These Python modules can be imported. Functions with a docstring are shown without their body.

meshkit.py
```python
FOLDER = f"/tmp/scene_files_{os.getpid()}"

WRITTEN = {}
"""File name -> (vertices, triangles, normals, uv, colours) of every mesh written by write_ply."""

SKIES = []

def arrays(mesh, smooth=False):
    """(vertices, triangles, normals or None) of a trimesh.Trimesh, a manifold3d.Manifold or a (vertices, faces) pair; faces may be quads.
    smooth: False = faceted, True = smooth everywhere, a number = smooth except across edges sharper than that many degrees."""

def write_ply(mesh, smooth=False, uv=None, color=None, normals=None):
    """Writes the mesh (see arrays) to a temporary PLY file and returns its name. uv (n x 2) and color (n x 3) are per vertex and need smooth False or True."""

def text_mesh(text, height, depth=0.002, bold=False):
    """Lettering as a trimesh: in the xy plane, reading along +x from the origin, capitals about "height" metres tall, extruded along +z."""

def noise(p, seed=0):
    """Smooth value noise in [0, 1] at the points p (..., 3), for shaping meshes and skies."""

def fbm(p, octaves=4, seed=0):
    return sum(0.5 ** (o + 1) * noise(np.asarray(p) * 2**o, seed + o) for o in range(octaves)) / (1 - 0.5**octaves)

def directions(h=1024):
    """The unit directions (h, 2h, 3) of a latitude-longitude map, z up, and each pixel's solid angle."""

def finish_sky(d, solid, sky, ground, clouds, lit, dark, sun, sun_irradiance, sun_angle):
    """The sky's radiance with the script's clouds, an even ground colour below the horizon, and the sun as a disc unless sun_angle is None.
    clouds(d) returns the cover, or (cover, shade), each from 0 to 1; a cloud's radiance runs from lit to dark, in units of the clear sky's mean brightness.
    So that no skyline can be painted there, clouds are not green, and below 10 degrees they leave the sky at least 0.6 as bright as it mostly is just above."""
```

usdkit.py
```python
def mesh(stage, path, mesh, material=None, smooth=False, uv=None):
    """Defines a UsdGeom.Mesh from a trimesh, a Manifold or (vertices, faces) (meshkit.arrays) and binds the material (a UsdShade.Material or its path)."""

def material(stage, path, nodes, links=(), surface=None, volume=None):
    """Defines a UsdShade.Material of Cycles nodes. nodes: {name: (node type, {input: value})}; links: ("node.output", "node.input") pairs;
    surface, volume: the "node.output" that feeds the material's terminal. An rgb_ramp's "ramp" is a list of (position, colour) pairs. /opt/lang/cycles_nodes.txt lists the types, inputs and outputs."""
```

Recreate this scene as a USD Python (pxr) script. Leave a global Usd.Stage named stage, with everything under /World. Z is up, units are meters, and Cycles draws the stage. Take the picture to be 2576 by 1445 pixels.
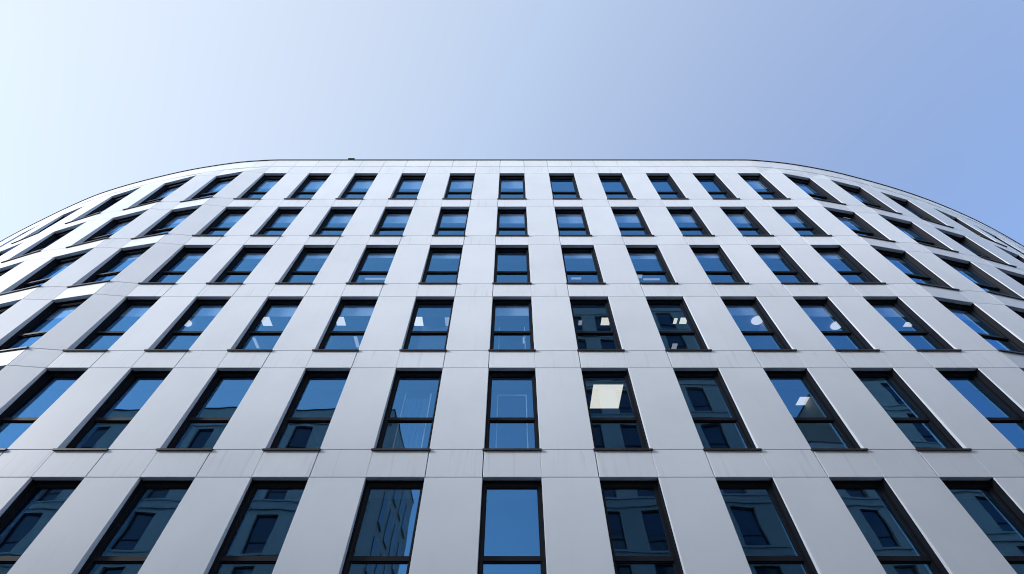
import math
import random
import numpy as np
import trimesh
import usdkit
import meshkit
from scipy.interpolate import PchipInterpolator
from pxr import Usd, UsdGeom, UsdLux, UsdShade, Gf, Sdf

rng = random.Random(7)
stage = Usd.Stage.CreateInMemory()
UsdGeom.SetStageUpAxis(stage, 'Z')
UsdGeom.SetStageMetersPerUnit(stage, 1.0)
UsdGeom.Xform.Define(stage, '/World')
UsdGeom.Scope.Define(stage, '/World/Looks')

# ------------------------------------------------------------------ camera
EYE = 1.6
PITCH = 54.0
cam = UsdGeom.Camera.Define(stage, '/World/camera')
cam.CreateHorizontalApertureAttr(36.0)
cam.CreateFocalLengthAttr(36.0 * 1162.35 / 2576)
cam.CreateClippingRangeAttr((0.1, 5000))
cam.CreateExposureAttr(2.03)
cam.AddTranslateOp().Set((0, 0, EYE))
cam.AddRotateXYZOp().Set((90 + PITCH, 0, 0))

# ------------------------------------------------------------------ sky and sun
AZ, EL = math.radians(-115), math.radians(17)
SUN = (math.sin(AZ) * math.cos(EL), math.cos(AZ) * math.cos(EL), math.sin(EL))
sky = UsdLux.DomeLight.Define(stage, '/World/sky')
sky.GetPrim().SetCustomDataByKey('kind', 'structure')
# clear sky plus a thin even veil of high haze, brighter towards the sun
sky_m = usdkit.material(stage, '/World/Looks/sky_air', {
    's': ('sky_texture', dict(sky_type='single_scattering', sun_disc=False, sun_elevation=EL, sun_rotation=AZ,
                              air_density=1.0, aerosol_density=0.03, ozone_density=1.0)),
    'h': ('hsv', {'saturation': 1.25}),
    'g': ('texture_coordinate', {}),
    'c': ('vector_math', {'math_type': 'multiply', 'vector2': (0.55, 0.49, 0.49)}),
    'd': ('vector_math', {'math_type': 'dot_product', 'vector2': SUN}),
    'a': ('math', {'math_type': 'multiply_add', 'value2': 0.5, 'value3': 0.5}),
    'p': ('rgb_ramp', {'ramp': [(0.0, (0.11, 0.12, 0.20)), (0.2, (0.15, 0.17, 0.29)), (0.6, (0.45, 0.51, 0.60)), (0.9, (0.69, 0.66, 0.58)), (1.0, (0.76, 0.71, 0.62))]}),
    'v': ('vector_math', {'math_type': 'scale', 'scale': 2.72}),
    'm': ('vector_math', {'math_type': 'add'}),
    'b': ('background_shader', {'strength': 0.09})},
    [('s.color', 'h.color'), ('g.generated', 'd.vector1'), ('d.value', 'a.value1'), ('a.value', 'p.fac'),
     ('p.color', 'v.vector1'), ('h.color', 'c.vector1'), ('c.vector', 'm.vector1'), ('v.vector', 'm.vector2'), ('m.vector', 'b.color')],
    surface='b.background')
UsdShade.MaterialBindingAPI.Apply(sky.GetPrim()).Bind(sky_m)
sun = UsdLux.DistantLight.Define(stage, '/World/sun')
sun.CreateIntensityAttr(0.28)
sun.CreateAngleAttr(14.0)
sun.CreateNormalizeAttr(True)
sun.CreateColorAttr((1.0, 0.98, 0.96))
sun.AddTransformOp().Set(Gf.Matrix4d(Gf.Rotation(Gf.Vec3d(0, 0, 1), Gf.Vec3d(*SUN)), Gf.Vec3d(0)))

# ------------------------------------------------------------------ helpers
used = {}


def numbered(path):
    n = used.get(path, 0)
    used[path] = n + 1
    return path if n == 0 else f'{path}_{n:03d}'


def data(prim, **kw):
    for k, v in kw.items():
        if v:
            prim.SetCustomDataByKey(k, v)


def obj(name, mesh, material, parent='/World', smooth=False, **kw):
    path = numbered(f'{parent}/{name}')
    m = usdkit.mesh(stage, path, mesh, material, smooth=smooth)
    data(m.GetPrim(), **kw)
    return path


def group(name, parent='/World', loc=None, **kw):
    path = numbered(f'{parent}/{name}')
    x = UsdGeom.Xform.Define(stage, path)
    if loc is not None:
        x.AddTranslateOp().Set(tuple(map(float, loc)))
    data(x.GetPrim(), **kw)
    return path


def mat(name, nodes, links=(), surface='p.BSDF'):
    return usdkit.material(stage, '/World/Looks/' + name, nodes, links, surface=surface)


class MB:
    """Collects quads, boxes and hexahedra into one mesh."""
    def __init__(self):
        self.v, self.f = [], []

    def quad(self, a, b, c, d):
        n = len(self.v)
        self.v += [a, b, c, d]
        self.f += [(n, n + 1, n + 2), (n, n + 2, n + 3)]

    def hexa(self, F, B):
        """F: four outer corners counter-clockwise seen from outside, B: the corners behind them."""
        n = len(self.v)
        self.v += list(F) + list(B)
        q = [(0, 1, 2, 3), (7, 6, 5, 4)] + [(i, i + 4, (i + 1) % 4 + 4, (i + 1) % 4) for i in range(4)]
        for a, b, c, d in q:
            self.f += [(n + a, n + b, n + c), (n + a, n + c, n + d)]

    def chamfered(self, F, B, c=0.005):
        F, B = np.asarray(F, float), np.asarray(B, float)
        R, I = [], []
        for i in range(4):
            u = B[i] - F[i]
            R.append(F[i] + u / np.linalg.norm(u) * c)
            a, b = F[(i + 1) % 4] - F[i], F[i - 1] - F[i]
            I.append(F[i] + c * a / np.linalg.norm(a) + c * b / np.linalg.norm(b))
        n = len(self.v)
        self.v += I + R + list(B)
        self.f += [(n, n + 1, n + 2), (n, n + 2, n + 3), (n + 11, n + 10, n + 9), (n + 11, n + 9, n + 8)]
        for o in (0, 4):
            for i in range(4):
                j = (i + 1) % 4
                self.f += [(n + o + i, n + o + 4 + i, n + o + 4 + j), (n + o + i, n + o + 4 + j, n + o + j)]

    def box(self, x0, x1, y0, y1, z0, z1):
        self.hexa([(x0, y0, z0), (x1, y0, z0), (x1, y0, z1), (x0, y0, z1)], [(x0, y1, z0), (x1, y1, z0), (x1, y1, z1), (x0, y1, z1)])

    def mesh(self):
        return trimesh.Trimesh(np.array(self.v, float), np.array(self.f), process=False)


# ------------------------------------------------------------------ materials
def cladding(name, base, spread=0.035, rough=0.42, streak=0.2, low=0.30):
    """Pale coated panel: every panel its own slight tone, faint clouding, rain streaks running down."""
    b = np.array(base)
    return mat(name, {
        'o': ('object_info', {}), 't': ('geometry', {}),
        'tone': ('mix_color', {'a': tuple(b * (1 - spread)), 'b': tuple(np.minimum(b * (1 + spread), 0.95))}),
        'n': ('noise_texture', {'scale': 0.7, 'detail': 3.0, 'roughness': 0.55}),
        'nr': ('rgb_ramp', {'ramp': [(0.3, (0.93, 0.935, 0.94)), (0.7, (1.0, 1.0, 1.0))]}),
        'mp': ('mapping', {'scale': (5.0, 5.0, 0.28)}),
        'st': ('noise_texture', {'scale': 1.6, 'detail': 4.0, 'roughness': 0.65}),
        'sr': ('rgb_ramp', {'ramp': [(low, (0.84, 0.845, 0.85)), (low + 0.13, (1.0, 1.0, 1.0))]}),
        'm1': ('mix_color', {'blend_type': 'multiply', 'fac': 1.0}),
        'm2': ('mix_color', {'blend_type': 'multiply', 'fac': streak}),
        'fn': ('noise_texture', {'scale': 60.0, 'detail': 2.0}),
        'bp': ('bump', {'strength': 0.03, 'distance': 0.01}),
        'p': ('principled_bsdf', {'roughness': rough, 'specular_ior_level': 0.35})},
        [('o.random', 'tone.fac'), ('t.position', 'n.vector'), ('n.fac', 'nr.fac'), ('t.position', 'mp.vector'), ('mp.vector', 'st.vector'),
         ('st.fac', 'sr.fac'), ('tone.result', 'm1.a'), ('nr.color', 'm1.b'), ('m1.result', 'm2.a'), ('sr.color', 'm2.b'),
         ('m2.result', 'p.base_color'), ('t.position', 'fn.vector'), ('fn.fac', 'bp.height'), ('bp.normal', 'p.normal')])


def plain(name, col, rough=0.5, metal=0.0, noise=0.0, scale=3.0, spec=0.5):
    if not noise:
        return mat(name, {'p': ('principled_bsdf', {'base_color': col, 'roughness': rough, 'metallic': metal, 'specular_ior_level': spec})})
    c = np.array(col)
    return mat(name, {
        't': ('geometry', {}), 'n': ('noise_texture', {'scale': scale, 'detail': 5.0, 'roughness': 0.6}),
        'r': ('rgb_ramp', {'ramp': [(0.3, tuple(c * (1 - noise))), (0.7, tuple(np.minimum(c * (1 + noise), 1)))]}),
        'p': ('principled_bsdf', {'roughness': rough, 'metallic': metal, 'specular_ior_level': spec})},
        [('t.position', 'n.vector'), ('n.fac', 'r.fac'), ('r.color', 'p.base_color')])


M_PANEL = cladding('pale_panel', (0.725, 0.772, 0.85))
M_SPANDREL = cladding('pale_spandrel', (0.725, 0.772, 0.85), streak=0.75, low=0.31)
M_BACK = plain('joint_shadow_gap', (0.012, 0.013, 0.016), 0.8)
M_FRAME = plain('dark_window_frame', (0.009, 0.011, 0.017), 0.55, noise=0.15, scale=8, spec=0.2)
M_SILL = plain('bronze_sill', (0.045, 0.040, 0.042), 0.38, metal=0.5, noise=0.2, scale=10)
M_COPING = plain('dark_coping', (0.018, 0.019, 0.022), 0.45, metal=0.3)
M_SLAB = plain('interior_ceiling', (0.30, 0.31, 0.33), 0.9)
M_BULK = plain('plaster_bulkhead', (0.80, 0.80, 0.79), 0.9)
M_INWALL = plain('interior_wall', (0.42, 0.42, 0.42), 0.9)
M_CARPET = plain('carpet', (0.06, 0.065, 0.075), 0.95)
M_ROOF = plain('roof_gravel', (0.22, 0.21, 0.20), 0.95, noise=0.3, scale=9)
M_ASPHALT = plain('asphalt', (0.055, 0.055, 0.058), 0.9, noise=0.35, scale=4)
M_PAVING = plain('paving', (0.12, 0.118, 0.115), 0.85, noise=0.2, scale=2)
M_KERB = plain('kerb_stone', (0.32, 0.32, 0.31), 0.85, noise=0.15, scale=6)
M_LINE = plain('road_paint', (0.75, 0.75, 0.73), 0.7, noise=0.1, scale=8)
M_BLIND = plain('grey_roller_blind', (0.35, 0.37, 0.40), 0.85)
M_METAL = plain('lamp_housing', (0.6, 0.6, 0.6), 0.4)
M_TWIN = plain('opposite_cladding', (0.50, 0.39, 0.31), 0.6, noise=0.08, scale=0.6)
M_TOWER = plain('tower_cladding', (0.36, 0.29, 0.235), 0.6, noise=0.08, scale=0.5)


def glass(name, base, gain, tint, trans, wave=0.003):
    return mat(name, {
        't': ('geometry', {}), 'dt': ('vector_math', {'math_type': 'dot_product'}), 'ab': ('math', {'math_type': 'absolute'}),
        'iv': ('math', {'math_type': 'subtract', 'value1': 1.0, 'use_clamp': True}), 'p5': ('math', {'math_type': 'power', 'value2': 4.0}),
        'w': ('noise_texture', {'scale': 0.9, 'detail': 1.0}),
        'bp': ('bump', {'strength': 1.0, 'distance': wave}),
        'k': ('math', {'math_type': 'multiply_add', 'value2': gain, 'value3': base, 'use_clamp': True}),
        'g': ('glossy_bsdf', {'color': tint, 'roughness': 0.0}), 'x': ('transparent_bsdf', {'color': trans}), 'p': ('mix_closure', {})},
        [('t.incoming', 'dt.vector1'), ('t.normal', 'dt.vector2'), ('dt.value', 'ab.value1'), ('ab.value', 'iv.value2'), ('iv.value', 'p5.value1'), ('p5.value', 'k.value1'), ('k.value', 'p.fac'), ('x.BSDF', 'p.closure1'), ('g.BSDF', 'p.closure2'),
         ('t.position', 'w.vector'), ('w.fac', 'bp.height'), ('bp.normal', 'g.normal')], surface='p.closure')


M_GLASS = glass('solar_glass', 0.20, 0.82, (0.20, 0.55, 1.0), (0.86, 0.91, 0.94))
M_GLASS_FAR = mat('opposite_glass', {'p': ('principled_bsdf', {'base_color': (0.012, 0.016, 0.024), 'roughness': 0.05, 'specular_ior_level': 0.9})})


def lamp_material(name, col, strength):
    return mat(name, {'e': ('emission', {'color': col, 'strength': strength})}, surface='e.emission')


M_LAMP_WARM = lamp_material('lamp_warm', (1.0, 0.90, 0.76), 0.34)
M_LAMP_WHITE = lamp_material('lamp_white', (1.0, 0.93, 0.84), 0.28)
M_LAMP_DIM = lamp_material('lamp_dim', (0.9, 0.95, 1.0), 0.12)

# ------------------------------------------------------------------ the plan of the facade
P = 2.6                                             # a bay, metres
D = 3.7076 * P                                      # facade plane in front of the camera
LX = [-5.129, -4.652, -4.195, -3.722, -3.246, -2.760, -2.273, -1.769, -1.276, -0.760, -0.258]
flat = LX + [-x for x in reversed(LX)]
left = [(5.53, 3.665), (6.14, 3.768), (6.53, 3.750), (7.28, 3.930), (7.78, 4.000), (8.53, 4.220), (9.18, 4.425),
        (9.84, 4.665), (10.30, 4.825), (11.02, 5.130), (11.50, 5.330), (12.20, 5.640), (12.66, 5.830), (13.35, 6.170)]
right = [(5.58, 3.705), (6.20, 3.818), (6.63, 3.850), (7.34, 4.016), (7.79, 4.120), (8.48, 4.310), (9.11, 4.490),
         (9.77, 4.735), (10.18, 4.885), (10.93, 5.205), (11.40, 5.380), (12.10, 5.690), (12.56, 5.880), (13.25, 6.210)]
plan = [np.array([-x, y]) * P for x, y in reversed(left)] + [np.array([x, 3.7076]) * P for x in flat] + [np.array([x, y]) * P for x, y in right]
NP = len(plan)
# segment i joins plan[i] and plan[i+1]; segments alternate window, pier, window ...
seg_window = [i % 2 == 0 for i in range(NP - 1)]
assert seg_window[len(left)]                        # the first flat segment is a window
CENTRE = next(i for i in range(NP - 1) if plan[i][0] < 0 < plan[i + 1][0])


# the roof edge runs in one smooth curve above the saw-toothed storeys
roof_pts = np.array([(-13.35, 6.16), (-12.594, 5.798), (-11.717, 5.409), (-11.053, 5.13), (-10.258, 4.807), (-9.364, 4.482), (-8.018, 4.125),
                     (-6.756, 3.870), (-5.70, 3.737), (-5.05, 3.7076), (-4, 3.7076), (0, 3.7076), (4, 3.7076), (5.05, 3.7076), (5.75, 3.755), (6.928, 3.935),
                     (7.848, 4.147), (9.205, 4.524), (10.698, 5.053), (11.689, 5.47), (12.684, 5.936), (13.25, 6.21)])
curve = PchipInterpolator(roof_pts[:, 0], roof_pts[:, 1])
xs = [p[0] / P for p in plan]
smooth_plan = [np.array([x, curve(x) - 0.004]) * P for x in xs]


def z(u):
    return u * P + EYE


LINTEL = [z(9.106), z(7.559), z(6.222), z(4.892), z(3.591), z(2.283)]
SILL = [z(7.870), z(6.507), z(5.185), z(3.865), z(2.561), z(1.245)]
BAND_TOP, ROOF_Z = z(9.45), z(9.80)
LINTEL.append(z(0.96)); SILL.append(0.55)           # the ground floor, below the picture


def inward(i):
    d = plan[i + 1] - plan[i]
    d = d / np.linalg.norm(d)
    return np.array([-d[1], d[0]])


def v3(p, h):
    return np.array([p[0], p[1], h])


NORM = [inward(i) for i in range(NP - 1)]


def vertex_inward(i):
    a = NORM[max(i - 1, 0)] + NORM[min(i, NP - 2)]
    return a / np.linalg.norm(a)


bld = group('office_building', label='pale curved office block with rows of tall dark windows under blue sky', category='building')

LEFT_T, LEFT_B = 0.08, 0.17                         # depth of the pale reveal left of a window, at its head and at its foot
RIGHT_T = [0.02, 0.02, 0.02, 0.03, 0.03, 0.03, 0.03] # and right of it, storey by storey
RIGHT_B = [0.025, 0.03, 0.035, 0.06, 0.085, 0.10, 0.10]
GLASS_D = 0.26

# piers
for r in range(7):
    zt, zb = LINTEL[r] - 0.006, SILL[r] + 0.008
    for i in range(NP - 1):
        if seg_window[i]:
            continue
        a, b = plan[i], plan[i + 1]
        na, nb = NORM[i - 1], NORM[i + 1]
        m = MB()
        m.chamfered([v3(a, zb), v3(b, zb), v3(b, zt), v3(a, zt)],
                    [v3(a + na * RIGHT_B[r], zb), v3(b + nb * LEFT_B, zb), v3(b + nb * LEFT_T, zt), v3(a + na * RIGHT_T[r], zt)])
        obj('pier_panel', m.mesh(), M_PANEL, bld)

# spandrels: one panel over each pier and one over each window, wide open joints on the side towards the middle
for r in range(7):
    zb = LINTEL[r] + 0.006
    zt = (SILL[r - 1] - 0.008) if r else BAND_TOP - 0.005
    low = MB()                                       # the lowest strip lies below the picture: one part
    for i in range(NP - 1):
        a, b = plan[i], plan[i + 1]
        d = (b - a) / np.linalg.norm(b - a)
        left_half = i < CENTRE
        curved = i < len(left) or i >= NP - 1 - len(right)
        wide = 0.011 if r else 0.006
        thin = 0.0025 if not curved else 0.005
        ga = gb = thin
        if seg_window[i]:
            if i == CENTRE:
                ga = wide
            elif left_half:
                gb = wide
            else:
                ga = wide
        else:
            if left_half:
                ga = wide
            else:
                gb = wide
            if i == CENTRE - 1:
                gb = wide
        A, B = a + d * ga, b - d * gb
        n = NORM[i]
        m = MB() if r < 6 else low
        At, Bt = A, B
        if r == 0:
            ds = smooth_plan[i + 1] - smooth_plan[i]
            ds = ds / np.linalg.norm(ds)
            At, Bt = smooth_plan[i] + ds * ga, smooth_plan[i + 1] - ds * gb
        m.chamfered([v3(A, zb), v3(B, zb), v3(Bt, zt), v3(At, zt)],
                    [v3(A + n * 0.14, zb), v3(B + n * 0.14, zb), v3(Bt + n * 0.14, zt), v3(At + n * 0.14, zt)], c=0.006)
        if r < 6:
            obj('spandrel_panel', m.mesh(), M_SPANDREL, bld)
    if r == 6:
        obj('spandrel_strip', low.mesh(), M_SPANDREL, bld, kind='stuff')

# dark wall behind the open joints, and the building's own structure behind the piers
m = MB()
for r in range(7):
    zt = (SILL[r - 1] - 0.03) if r else ROOF_Z - 0.02
    for i in range(NP - 1):
        a, b = plan[i] + vertex_inward(i) * 0.16, plan[i + 1] + vertex_inward(i + 1) * 0.16
        a2, b2 = plan[i] + vertex_inward(i) * 0.36, plan[i + 1] + vertex_inward(i + 1) * 0.36
        zb = LINTEL[r] + 0.03
        at, bt, a2t, b2t = a, b, a2, b2
        if r == 0:
            at, bt, a2t, b2t = [smooth_plan[i + e] + vertex_inward(i + e) * k for k in (0.17, 0.36) for e in (0, 1)]
            m.hexa([v3(a, zb), v3(b, zb), v3(bt, BAND_TOP), v3(at, BAND_TOP)], [v3(a2, zb), v3(b2, zb), v3(b2t, BAND_TOP), v3(a2t, BAND_TOP)])
            zb = BAND_TOP
            a, b, a2, b2 = at, bt, a2t, b2t
        m.hexa([v3(a, zb), v3(b, zb), v3(bt, zt), v3(at, zt)], [v3(a2, zb), v3(b2, zb), v3(b2t, zt), v3(a2t, zt)])
    for i in range(NP - 1):
        if not seg_window[i]:
            d = (plan[i + 1] - plan[i]); L = np.linalg.norm(d); d = d / L
            a, b = plan[i] + NORM[i - 1] * 0.21 + d * 0.02, plan[i + 1] + NORM[i + 1] * 0.21 - d * 0.02
            a2, b2 = plan[i] + NORM[i - 1] * 0.45 + d * 0.02, plan[i + 1] + NORM[i + 1] * 0.45 - d * 0.02
            zb, zt2 = SILL[r] - 0.03, LINTEL[r] + 0.03
            m.hexa([v3(a, zb), v3(b, zb), v3(b, zt2), v3(a, zt2)], [v3(a2, zb), v3(b2, zb), v3(b2, zt2), v3(a2, zt2)])
obj('backing_wall', m.mesh(), M_BACK, bld)

# ------------------------------------------------------------------ windows
OPEN_TILT = {}


def make_window(i, r):
    a, b = plan[i], plan[i + 1]
    d = b - a
    W = np.linalg.norm(d); d = d / W
    n = NORM[i]
    zt, zb = LINTEL[r], SILL[r]
    H = zt - zb

    def q(x, dep, h):                                # local: along the wall, into the wall, height above the sill
        p = a + d * x + n * dep
        return np.array([p[0], p[1], zb + h])

    w = group('window', bld)
    m = MB()
    t = 0.012                                        # lining, just inside the reveal; its front edge follows the pier's taper
    x0, x1 = 0.003, W - 0.003
    fT, fB = LEFT_T + 0.003, LEFT_B + 0.003
    gT, gB = RIGHT_T[r] + 0.003, RIGHT_B[r] + 0.003
    gd = GLASS_D + 0.05
    hb, ht = 0.0, H - 0.003
    m.hexa([q(x0, fB, hb), q(x0 + t, fB, hb), q(x0 + t, fT, ht), q(x0, fT, ht)], [q(x0, gd, hb), q(x0 + t, gd, hb), q(x0 + t, gd, ht), q(x0, gd, ht)])
    m.hexa([q(x1 - t, gB, hb), q(x1, gB, hb), q(x1, gT, ht), q(x1 - t, gT, ht)], [q(x1 - t, gd, hb), q(x1, gd, hb), q(x1, gd, ht), q(x1 - t, gd, ht)])
    m.hexa([q(x0, 0.137, ht - t), q(x1, 0.137, ht - t), q(x1, 0.137, ht), q(x0, 0.137, ht)], [q(x0, gd, ht - t), q(x1, gd, ht - t), q(x1, gd, ht), q(x0, gd, ht)])
    # frame: jambs, head, foot and transom standing in front of the glass
    f0, f1 = GLASS_D - 0.05, GLASS_D + 0.03
    jw, hw, fw = 0.065, (0.19 if r == 0 else 0.09), 0.070
    tr = 1.25 if r == 0 else 1.05                         # transom height
    tw = 0.085

    def bar(xa, xb, ha, hb_, da=f0, db=f1):
        m.hexa([q(xa, da, ha), q(xb, da, ha), q(xb, da, hb_), q(xa, da, hb_)], [q(xa, db, ha), q(xb, db, ha), q(xb, db, hb_), q(xa, db, hb_)])
    L, R = x0 + t, x1 - t
    bar(L, L + jw, 0, ht - t)
    bar(R - jw, R, 0, ht - t)
    bar(L + jw, R - jw, ht - t - hw, ht - t)
    bar(L + jw, R - jw, 0, fw)
    bar(L + jw, R - jw, tr - tw / 2, tr + tw / 2, f0 - 0.012)
    # inner casement lines
    c = 0.022
    for lo, hi in ((tr + tw / 2, ht - t - hw), (fw, tr - tw / 2)):
        bar(L + jw, L + jw + c, lo, hi, f0 + 0.022)
        bar(R - jw - c, R - jw, lo, hi, f0 + 0.022)
        bar(L + jw + c, R - jw - c, hi - c, hi, f0 + 0.022)
        bar(L + jw + c, R - jw - c, lo, lo + c, f0 + 0.022)
    obj('frame', m.mesh(), M_FRAME, w)
    for lo, hi in ((tr + tw / 2, ht - t - hw), (fw, tr - tw / 2)):
        k = MB()
        ty, tx = rng.gauss(0, 0.0022), rng.gauss(0, 0.0022)
        xa, xb = L + jw + 0.004, R - jw - 0.004
        o = [GLASS_D + sx * tx * (xb - xa) / 2 + sz * ty * (hi - lo) / 2 for sx, sz in ((-1, -1), (1, -1), (1, 1), (-1, 1))]
        cs = [(xa, lo + 0.003), (xb, lo + 0.003), (xb, hi - 0.003), (xa, hi - 0.003)]
        k.hexa([q(x, e, h) for (x, h), e in zip(cs, o)], [q(x, e + 0.008, h) for (x, h), e in zip(cs, o)])
        obj('pane', k.mesh(), M_GLASS, w)
    # folded metal sill: slopes outwards, with a front lip
    s = MB()
    e = 0.035
    s.hexa([q(-e, -0.055, -0.050), q(W + e, -0.055, -0.050), q(W + e, -0.055, -0.006), q(-e, -0.055, -0.006)],
           [q(-e, -0.002, -0.045), q(W + e, -0.002, -0.045), q(W + e, -0.002, 0.006), q(-e, -0.002, 0.006)])
    s.hexa([q(0.004, -0.002, -0.006), q(W - 0.004, -0.002, -0.006), q(W - 0.004, -0.002, 0.006), q(0.004, -0.002, 0.006)],
           [q(0.004, f0, 0.0), q(W - 0.004, f0, 0.0), q(W - 0.004, f0, 0.022), q(0.004, f0, 0.022)])
    obj('sill', s.mesh(), M_SILL, w)
    return w, q, W, H, (L + jw, R - jw, tr, ht - t - hw)


windows = {}
wcols = [i for i in range(NP - 1) if seg_window[i]]
for r in range(7):
    for i in wcols:
        c = (i - CENTRE) // 2
        windows[(r + 1, c)] = make_window(i, r)

# blinds behind a few panes: the two grey windows, and white guide rails beside the middle ones
def behind(key, name, m, boxes):
    w, q, W, H, (xa, xb, tr, top) = windows[key]
    k = MB()
    for x0, x1, h0, h1, d0, d1 in boxes:
        k.hexa([q(x0, d0, h0), q(x1, d0, h0), q(x1, d0, h1), q(x0, d0, h1)], [q(x0, d1, h0), q(x1, d1, h0), q(x1, d1, h1), q(x0, d1, h1)])
    obj(name, k.mesh(), m, w)


M_RAIL = plain('white_rail', (0.85, 0.85, 0.85), 0.4)
for key, (xl, xr, ht_) in {(5, 0): (0.26, 1.08, 2.05), (4, 0): (0.24, 1.10, 1.55), (5, -1): (0.32, 1.06, 2.1)}.items():
    behind(key, 'guide_rail', M_RAIL, [(xl, xl + 0.028, 0.10, ht_, 0.42, 0.45)])
    behind(key, 'guide_rail', M_RAIL, [(xr - 0.028, xr, 0.10, ht_, 0.42, 0.45)])
behind((5, 0), 'guide_rail', M_RAIL, [(0.29, 1.05, 2.02, 2.05, 0.42, 0.45)])
M_BLIND_PALE = plain('pale_roller_blind', (0.72, 0.76, 0.82), 0.9)
for (r, c) in list(windows):
    if r > 4 or (r, c) in ((3, 0), (1, 1), (1, 2), (1, 3), (1, 4), (4, -1), (4, 1), (4, 2)):
        continue
    w, q, W, H, (xa, xb, tr, top) = windows[(r, c)]
    lo = top - (top - tr) * ({1: 0.62, 2: 0.56, 3: 0.27, 4: 0.38}[r] + rng.uniform(-0.03, 0.03))
    behind((r, c), 'roller_blind', M_BLIND_PALE, [(xa + 0.01, xb - 0.01, lo, top + 0.02, 0.325, 0.330)])
w, q, W, H, (xa, xb, tr, top) = windows[(4, -1)]
behind((4, -1), 'roller_blind', M_BLIND, [(xa + 0.01, xb - 0.01, 0.08, top + 0.02, 1.30, 1.305)])
M_CURTAIN = plain('blue_curtain', (0.10, 0.20, 0.34), 0.9)
behind((5, -1), 'curtain', M_CURTAIN, [(0.38 + k * 0.062, 0.38 + k * 0.062 + 0.055, 0.12, 1.95, 0.46 + 0.02 * (k % 2), 0.475 + 0.02 * (k % 2)) for k in range(10)])

# ------------------------------------------------------------------ inside: floors, ceilings, walls
DEEP = 7.0
offs = [plan[i] + np.array([0, 0.335]) for i in range(NP)]
for r in range(7):
    zc = LINTEL[r] + 0.05                            # ceiling level
    zf = (SILL[r - 1] - 0.06) if r else ROOF_Z - 0.45
    m = MB(); k = MB(); fl = MB()
    for i in range(NP - 1):
        a, b = offs[i], offs[i + 1]
        a1, b1 = a + (0, 0.62), b + (0, 0.62)
        a2, b2 = a + (0, DEEP), b + (0, DEEP)
        m.hexa([v3(a1, zc), v3(b1, zc), v3(b1, zf - 0.02), v3(a1, zf - 0.02)], [v3(a2, zc), v3(b2, zc), v3(b2, zf - 0.02), v3(a2, zf - 0.02)])
        k.hexa([v3(a, zc - 0.03), v3(b, zc - 0.03), v3(b, zf - 0.02), v3(a, zf - 0.02)], [v3(a1 - (0, .003), zc - 0.03), v3(b1 - (0, .003), zc - 0.03), v3(b1 - (0, .003), zf - 0.02), v3(a1 - (0, .003), zf - 0.02)])
        fl.hexa([v3(a, zf - 0.016), v3(b, zf - 0.016), v3(b, zf), v3(a, zf)], [v3(a2, zf - 0.016), v3(b2, zf - 0.016), v3(b2, zf), v3(a2, zf)])
    obj('ceiling', m.mesh(), M_SLAB, bld)
    obj('window_bulkhead', k.mesh(), M_BULK, bld)
    obj('floor', fl.mesh(), M_CARPET if r else M_ROOF, bld)
m = MB()
top = ROOF_Z - 0.45
for i in range(NP - 1):
    a, b = offs[i] + (0, DEEP + 0.01), offs[i + 1] + (0, DEEP + 0.01)
    m.hexa([v3(a, 0.0), v3(b, 0.0), v3(b, top), v3(a, top)], [v3(a + (0, .2), 0.0), v3(b + (0, .2), 0.0), v3(b + (0, .2), top), v3(a + (0, .2), top)])
obj('inner_wall', m.mesh(), M_INWALL, bld)
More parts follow.
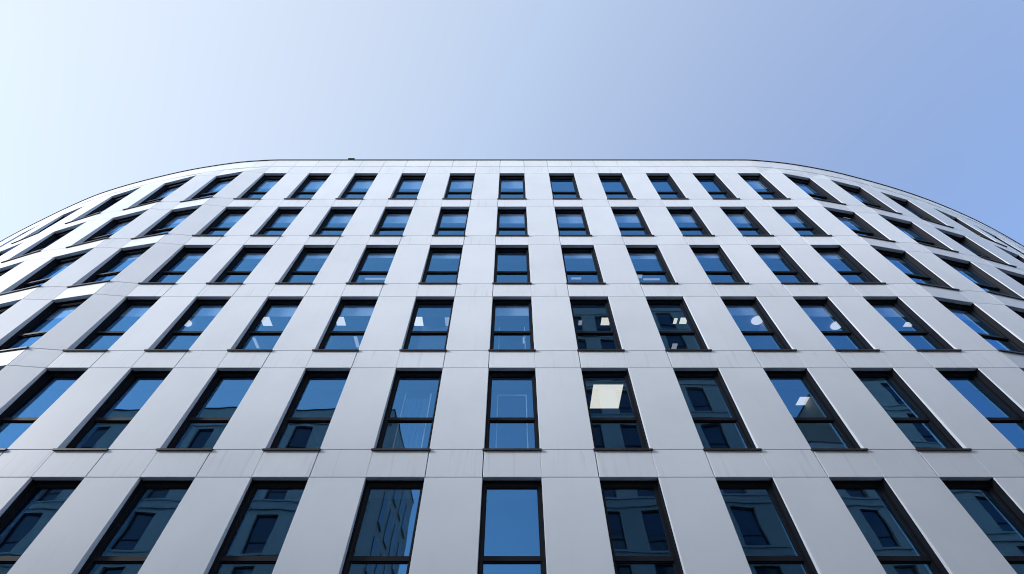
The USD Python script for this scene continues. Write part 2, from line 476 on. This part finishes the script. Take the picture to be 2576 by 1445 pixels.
for i in (1, 7, 13, 19, 25, 31, 37, 43, NP - 2):
    if seg_window[i]:
        i += 1
    i = min(i, NP - 2)
    c = (offs[i] + offs[i + 1]) / 2
    m = MB()
    for r in range(7):
        lo = SILL[r] - 0.05
        m.box(c[0] - 0.06, c[0] + 0.06, c[1] + 0.03, c[1] + DEEP, lo, LINTEL[r] + 0.018)
    obj('partition_wall', m.mesh(), M_INWALL, bld)
# outer back and end walls
m = MB()
xl, xr, yb = plan[0][0], plan[-1][0], 9.0 + plan[0][1]
m.box(xl, xr, yb, yb + 0.3, 0, ROOF_Z)
m.box(xl + 0.002, xl + 0.3, plan[0][1] + 0.5, yb - 0.002, 0, ROOF_Z - 0.01)
m.box(xr - 0.3, xr - 0.002, plan[-1][1] + 0.5, yb - 0.002, 0, ROOF_Z - 0.01)
obj('rear_wall', m.mesh(), M_PANEL, bld)
# plinth
m = MB()
for i in range(NP - 1):
    a, b = plan[i], plan[i + 1]
    a2, b2 = a + NORM[i] * 0.4, b + NORM[i] * 0.4
    m.hexa([v3(a, 0), v3(b, 0), v3(b, SILL[6] - 0.06), v3(a, SILL[6] - 0.06)], [v3(a2, 0), v3(b2, 0), v3(b2, SILL[6] - 0.06), v3(a2, SILL[6] - 0.06)])
obj('plinth', m.mesh(), plain('plinth_stone', (0.12, 0.12, 0.125), 0.7, noise=0.2, scale=5), bld)

# ------------------------------------------------------------------ parapet: a smooth curve of small panels and a thin dark coping
cop = MB()
NS = len(smooth_plan)


def sm_in(i):
    a, b = smooth_plan[max(i - 1, 0)], smooth_plan[min(i + 1, NS - 1)]
    d = (b - a) / np.linalg.norm(b - a)
    return np.array([-d[1], d[0]])


fine = []
for i in range(NS - 1):
    for t in np.linspace(0, 1, 4)[:-1]:
        x = xs[i] + (xs[i + 1] - xs[i]) * t
        fine.append(np.array([x, curve(x) - 0.008]) * P)
fine.append(smooth_plan[-1])


def f_in(i):
    a, b = fine[max(i - 1, 0)], fine[min(i + 1, len(fine) - 1)]
    d = (b - a) / np.linalg.norm(b - a)
    return np.array([-d[1], d[0]])


for i in range(NS - 1):
    m = MB()
    for k in range(3):
        j = i * 3 + k
        a, b = fine[j], fine[j + 1]
        d = (b - a) / np.linalg.norm(b - a)
        if k == 0:
            a = a + d * 0.009
        if k == 2:
            b = b - d * 0.009
        na, nb = f_in(j), f_in(j + 1)
        zb, zt = BAND_TOP + 0.005, ROOF_Z
        m.hexa([v3(a, zb), v3(b, zb), v3(b, zt), v3(a, zt)], [v3(a + na * .15, zb), v3(b + nb * .15, zb), v3(b + nb * .15, zt), v3(a + na * .15, zt)])
    obj('parapet_panel', m.mesh(), M_PANEL, bld)
for j in range(len(fine) - 1):
    a, b = fine[j] - f_in(j) * 0.045, fine[j + 1] - f_in(j + 1) * 0.045
    a2, b2 = fine[j] + f_in(j) * 0.40, fine[j + 1] + f_in(j + 1) * 0.40
    zb, zt = ROOF_Z + 0.003, ROOF_Z + 0.055
    cop.hexa([v3(a, zb), v3(b, zb), v3(b, zt), v3(a, zt)], [v3(a2, zb), v3(b2, zb), v3(b2, zt), v3(a2, zt)])
obj('coping', cop.mesh(), M_COPING, bld)

# ------------------------------------------------------------------ ceiling lamps seen through the panes
PX_F = 1162.35


def on_ceiling(px, py, r):
    """The point of the ceiling of storey r that the photograph shows at (px, py) of 2576 x 1445."""
    c, s = math.cos(math.radians(PITCH)), math.sin(math.radians(PITCH))
    u, v = px - 1288, 722.5 - py
    w = np.array([u, PX_F * c - v * s, v * c + PX_F * s])
    zc = LINTEL[r - 1] + 0.05
    k = (zc - 0.03 - EYE) / w[2]
    return w[0] * k, w[1] * k, zc


def square_lamp(r, px0, py0, px1, py1, m, label, grp=None):
    xa, ya, zc = on_ceiling(px0, (py0 + py1) / 2, r)
    xb, _, _ = on_ceiling(px1, (py0 + py1) / 2, r)
    cx = (px0 + px1) / 2
    _, y0, _ = on_ceiling(cx, py0, r)
    _, y1, _ = on_ceiling(cx, py1, r)
    X, Y, w, d = (xa + xb) / 2, (y0 + y1) / 2, abs(xb - xa), abs(y1 - y0)
    t = group('ceiling_lamp', loc=(X, Y, zc), label=label, category='ceiling lamp', group=grp)
    h = MB(); e = 0.03
    for bx in ((-w / 2 - e, w / 2 + e, -d / 2 - e, -d / 2), (-w / 2 - e, w / 2 + e, d / 2, d / 2 + e), (-w / 2 - e, -w / 2, -d / 2, d / 2), (w / 2, w / 2 + e, -d / 2, d / 2)):
        h.box(*bx, -0.045, -0.031)
    h.box(-w / 2 - e, w / 2 + e, -d / 2 - e, d / 2 + e, -0.030, -0.002)
    obj('housing', h.mesh(), M_METAL, t)
    g = MB(); g.box(-w / 2 + 0.002, w / 2 - 0.002, -d / 2 + 0.002, d / 2 - 0.002, -0.040, -0.032)
    obj('diffuser', g.mesh(), m, t)


def round_lamp(r, px, py, rad, m, label, grp=None):
    X, Y, zc = on_ceiling(px, py, r)
    t = group('ceiling_lamp', loc=(X, Y, zc), label=label, category='ceiling lamp', group=grp)
    prof = np.array([(0.001, -0.10), (rad * 0.6, -0.095), (rad * 0.9, -0.075), (rad, -0.04), (rad, -0.022)])
    obj('diffuser', trimesh.creation.revolve(prof, sections=24), m, t, smooth=True)
    obj('base_plate', trimesh.creation.cylinder(rad * 0.8, 0.02, sections=24, transform=trimesh.transformations.translation_matrix((0, 0, -0.012))), M_METAL, t)


def tube_lamp(r, px0, px1, py, m, label, depth=0.10):
    xa, ya, zc = on_ceiling(px0, py, r)
    xb, _, _ = on_ceiling(px1, py, r)
    X, L = (xa + xb) / 2, abs(xb - xa)
    t = group('strip_lamp', loc=(X, ya, zc), label=label, category='strip lamp')
    h = MB(); h.box(-L / 2, L / 2, -depth / 2, depth / 2, -0.035, -0.002)
    obj('housing', h.mesh(), M_METAL, t)
    cyl = trimesh.creation.capsule(height=L - depth, radius=depth * 0.42, count=[10, 12])
    cyl.apply_transform(trimesh.transformations.rotation_matrix(math.pi / 2, (0, 1, 0)))
    cyl.apply_translation((-(L - depth) / 2 if cyl.bounds[0][0] > -L * .3 else 0, 0, -0.060))
    obj('tube', cyl, m, t, smooth=True)


square_lamp(5, 1488, 967, 1562, 1027, M_LAMP_WARM, 'very large warm glowing ceiling panel in the window right of centre')
square_lamp(5, 2006, 998, 2042, 1019, M_LAMP_WHITE, 'white lozenge shaped ceiling panel alone in a window of the second row up, right half')
round_lamp(4, 470, 812, 0.17, M_LAMP_WHITE, 'small round white lamp in the fourth lit window left of the centre')
square_lamp(4, 658, 797, 682, 820, M_LAMP_WHITE, 'square white lamp in the third lit window left of the centre')
square_lamp(4, 845, 797, 868, 819, M_LAMP_WHITE, 'square cream lamp in the second lit window left of the centre')
square_lamp(4, 1041, 797, 1064, 820, M_LAMP_WARM, 'square yellowish lamp in the grey window just left of the centre')
square_lamp(4, 1120, 798, 1133, 820, M_LAMP_DIM, 'dim grey lamp beside the yellowish one in the grey window')
square_lamp(4, 1512, 799, 1534, 818, M_LAMP_WARM, 'square yellowish lamp in the dark window just right of the centre')
square_lamp(4, 1455, 806, 1464, 818, M_LAMP_DIM, 'narrow dim lamp at the left of the dark window just right of the centre')
square_lamp(4, 1694, 800, 1703, 815, M_LAMP_WARM, 'narrow left one of a pair of cream lamps in one dark window')
square_lamp(4, 1710, 799, 1728, 815, M_LAMP_WARM, 'wide right one of a pair of cream lamps in one dark window')
round_lamp(4, 1905, 806, 0.21, M_LAMP_WHITE, 'broad round bowl lamp in the third lit window right of the centre')
round_lamp(4, 2104, 819, 0.20, M_LAMP_WHITE, 'small round lamp in the fourth lit window right of the centre')
square_lamp(4, 2274, 810, 2296, 822, M_LAMP_WHITE, 'slanting white lamp in the last flat window at the right')
tube_lamp(3, 918, 975, 701, M_LAMP_DIM, 'pale strip lamp low in a window of the third storey from the top, left half')
tube_lamp(3, 2058, 2122, 642, M_LAMP_WARM, 'warm strip lamp across the head of a window near the right bend')
tube_lamp(3, 1617, 1660, 702, M_LAMP_DIM, 'thin pale strip lamp low in a window right of the centre')
for args in ((4, 640, 849, 648, 876, 'dim slender lamp in the lower pane beneath the third lit window lamp left of centre'),
             (4, 893, 846, 902, 874, 'dim slender lamp in the lower pane under the second lamp left of centre'),
             (4, 1315, 848, 1320, 864, 'dim short lamp in the lower pane of the middle window, third row up'),
             (4, 1690, 864, 1703, 878, 'dim slender lamp low in the dark window with the pair of lamps'),
             (4, 1906, 848, 1916, 868, 'dim slender lamp in the lower pane under the broad round bowl lamp'),
             (3, 1600, 684, 1616, 700, 'dim square lamp beside the thin strip lamp low in a window right of centre'),
             (3, 1437, 698, 1462, 703, 'dim flat lamp low in the window just right of the middle, fourth row up')):
    square_lamp(*args[:5], M_LAMP_DIM, args[5])
square_lamp(2, 2118, 546, 2168, 564, M_LAMP_WARM, 'long bright lamp in the first bent window on the right, second storey from the top')
square_lamp(1, 2150, 487, 2182, 503, M_LAMP_WHITE, 'bright lamp in the top storey window on the right bend')

# ------------------------------------------------------------------ the small fitting on the roof edge
c_, s_ = math.cos(math.radians(PITCH)), math.sin(math.radians(PITCH))
u, v = 889 - 1288, 722.5 - 400.5
w_ = np.array([u, PX_F * c_ - v * s_, v * c_ + PX_F * s_])
kk = (D + 0.06) / w_[1]
fx, fz = w_[0] * kk, ROOF_Z + 0.055
t = group('roof_floodlight', loc=(fx, D + 0.08, fz), label='tiny dark floodlight standing on the roof edge left of the middle', category='floodlight')
m = MB(); m.box(-0.05, 0.05, 0, 0.10, 0.0, 0.02); m.box(-0.015, 0.015, 0.03, 0.06, 0.02, 0.08)
obj('bracket', m.mesh(), M_COPING, t)
m = MB()
m.hexa([(-0.19, -0.16, 0.06), (0.19, -0.16, 0.06), (0.19, -0.18, 0.11), (-0.19, -0.18, 0.11)], [(-0.13, 0.10, 0.05), (0.13, 0.10, 0.05), (0.13, 0.08, 0.12), (-0.13, 0.08, 0.12)])
obj('lamp_head', m.mesh(), M_COPING, t)

# ------------------------------------------------------------------ street
m = MB(); m.quad((-600, -600, 0), (600, -600, 0), (600, 600, 0), (-600, 600, 0))
obj('ground', m.mesh(), M_ASPHALT, kind='structure')
m = MB()
for i in range(NP - 1):
    a, b = plan[i], plan[i + 1]
    m.hexa([v3((a[0], 4.2), 0.004), v3((b[0], 4.2), 0.004), v3((b[0], 4.2), 0.13), v3((a[0], 4.2), 0.13)],
           [v3(a - (0, .004), 0.004), v3(b - (0, .004), 0.004), v3(b - (0, .004), 0.13), v3(a - (0, .004), 0.13)])
obj('pavement', m.mesh(), M_PAVING, kind='structure')
m = MB()
x = -34.0
while x < 34:
    m.box(x, x + 0.99, 4.04, 4.195, 0.0, 0.135); x += 1.0
obj('kerb', m.mesh(), M_KERB, kind='structure')
m = MB(); m.box(-60, 60, -10.9, -7.0, 0.004, 0.13)
obj('pavement', m.mesh(), M_PAVING, kind='structure')
m = MB()
x = -60.0
while x < 60:
    m.quad((x, -1.56, 0.008), (x + 3, -1.56, 0.008), (x + 3, -1.44, 0.008), (x, -1.44, 0.008)); x += 6
obj('road_marking', m.mesh(), M_LINE, kind='structure')


# ------------------------------------------------------------------ buildings across the street (mirrored in the panes)
def opposite(name, x0, x1, y, depth, height, bay, storey, mw, label, ww=0.52, wh=0.72, ends=()):
    t = group(name, label=label, category='building')
    nb, ns = max(1, round((x1 - x0) / bay)), max(1, int((height - 1.2) / storey))
    bw = (x1 - x0) / nb
    wall = MB()
    wall.box(x0, x1, y - depth, y - 0.32, 0, height)
    px = [x0]
    for k in range(nb):
        px += [x0 + (k + 0.5 - ww / 2) * bw, x0 + (k + 0.5 + ww / 2) * bw]
    px.append(x1)
    for k in range(0, len(px), 2):
        wall.box(px[k], px[k + 1], y - 0.318, y, 0, height)
    prev = 0.0
    ledge = MB()
    for s in range(ns):
        zb = height - 1.1 - (ns - s) * storey + 0.35
        zt = zb + storey * wh
        for k in range(1, len(px) - 1, 2):
            wall.box(px[k] + 0.002, px[k + 1] - 0.002, y - 0.316, y - 0.01, prev, zb)
        prev = zt
        ledge.box(x0, x1, y + 0.002, y + 0.10, zt + 0.25, zt + 0.33)
        ledge.box(x0, x1, y + 0.002, y + 0.07, zb - 0.16, zb - 0.10)
    for k in range(1, len(px) - 1, 2):
        wall.box(px[k] + 0.002, px[k + 1] - 0.002, y - 0.316, y - 0.01, prev, height)
    obj('wall', wall.mesh(), mw, t)
    obj('ledge', ledge.mesh(), M_KERB, t)
    r = MB(); r.box(x0 - 0.06, x1 + 0.06, y - depth - 0.06, y + 0.06, height + 0.003, height + 0.09)
    obj('coping', r.mesh(), M_COPING, t)
    for s in range(ns):
        zb = height - 1.1 - (ns - s) * storey + 0.35
        zt = zb + storey * wh
        for k in range(1, len(px) - 1, 2):
            g = MB()
            g.box(px[k] + 0.004, px[k + 1] - 0.004, y - 0.31, y - 0.24, zb + 0.002, zt - 0.002)
            f = MB()
            xa, xb, yy = px[k] + 0.006, px[k + 1] - 0.006, y - 0.238
            f.box(xa, xa + 0.07, yy, yy + 0.04, zb + .004, zt - .004); f.box(xb - 0.07, xb, yy, yy + 0.04, zb + .004, zt - .004)
            f.box(xa + .071, xb - .071, yy, yy + 0.04, zt - 0.09, zt - .004); f.box(xa + .071, xb - .071, yy, yy + 0.04, zb + 0.66, zb + 0.74)
            wdw = obj('window', g.mesh(), M_GLASS_FAR, t)
            obj('frame', f.mesh(), M_FRAME, wdw)

    for side, face in ((1, x1), (-1, x0)):               # windows on the end walls that face the gap
        if side not in ends:
            continue
        for s in range(ns):
            zb = height - 1.1 - (ns - s) * storey + 0.35
            for k in range(int(depth / bay) - 1):
                ya = y - 1.6 - (k + 1) * bay * 0.98
                g = MB()
                xs_ = sorted((face + side * 0.004, face + side * 0.05))
                g.box(*xs_, ya, ya + bay * 0.45, zb, zb + storey * wh)
                f = MB()
                xs_ = sorted((face + side * 0.004, face + side * 0.13))
                f.box(*xs_, ya - 0.08, ya + bay * 0.45 + 0.08, zb - 0.09, zb - 0.01)
                wdw = obj('window', g.mesh(), M_GLASS_FAR, t)
                obj('sill', f.mesh(), M_KERB, wdw)


YB = -11.0
opposite('opposite_building', -34.0, -9.8, YB, 14, 26.6, 2.75, 3.45, M_TWIN, 'beige office block mirrored in the lower windows of the left half', ends=(1,))
opposite('opposite_building', -62.0, -34.3, YB - 0.3, 14, 22.0, 2.75, 3.45, M_TWIN, 'lower beige office block mirrored in the bottom windows at the far left')
opposite('tower', 4.9, 20.5, YB, 15, 41.0, 3.1, 3.5, M_TOWER, 'tall brownish tower mirrored in the windows right of the centre', ends=(-1,))
opposite('opposite_building', 20.8, 28.6, YB - 0.4, 13, 23.5, 2.6, 3.45, M_TWIN, 'narrow beige house mirrored beside the tall tower at the right')
opposite('opposite_building', 28.8, 38.0, YB - 0.1, 14, 31.5, 3.0, 3.45, M_TWIN, 'taller beige block mirrored in one window near the right bend')
opposite('opposite_building', 38.3, 62.0, YB - 0.5, 14, 21.5, 2.75, 3.45, M_TWIN, 'low beige block mirrored in the bottom windows at the far right')
opposite('opposite_building', -112.0, -62.4, YB - 0.2, 14, 24.0, 3.1, 3.45, M_TWIN, 'long beige terrace at the far left end of the street opposite')
opposite('opposite_building', 62.4, 112.0, YB - 0.2, 14, 24.0, 3.1, 3.45, M_TWIN, 'long beige terrace at the far right end of the street opposite')
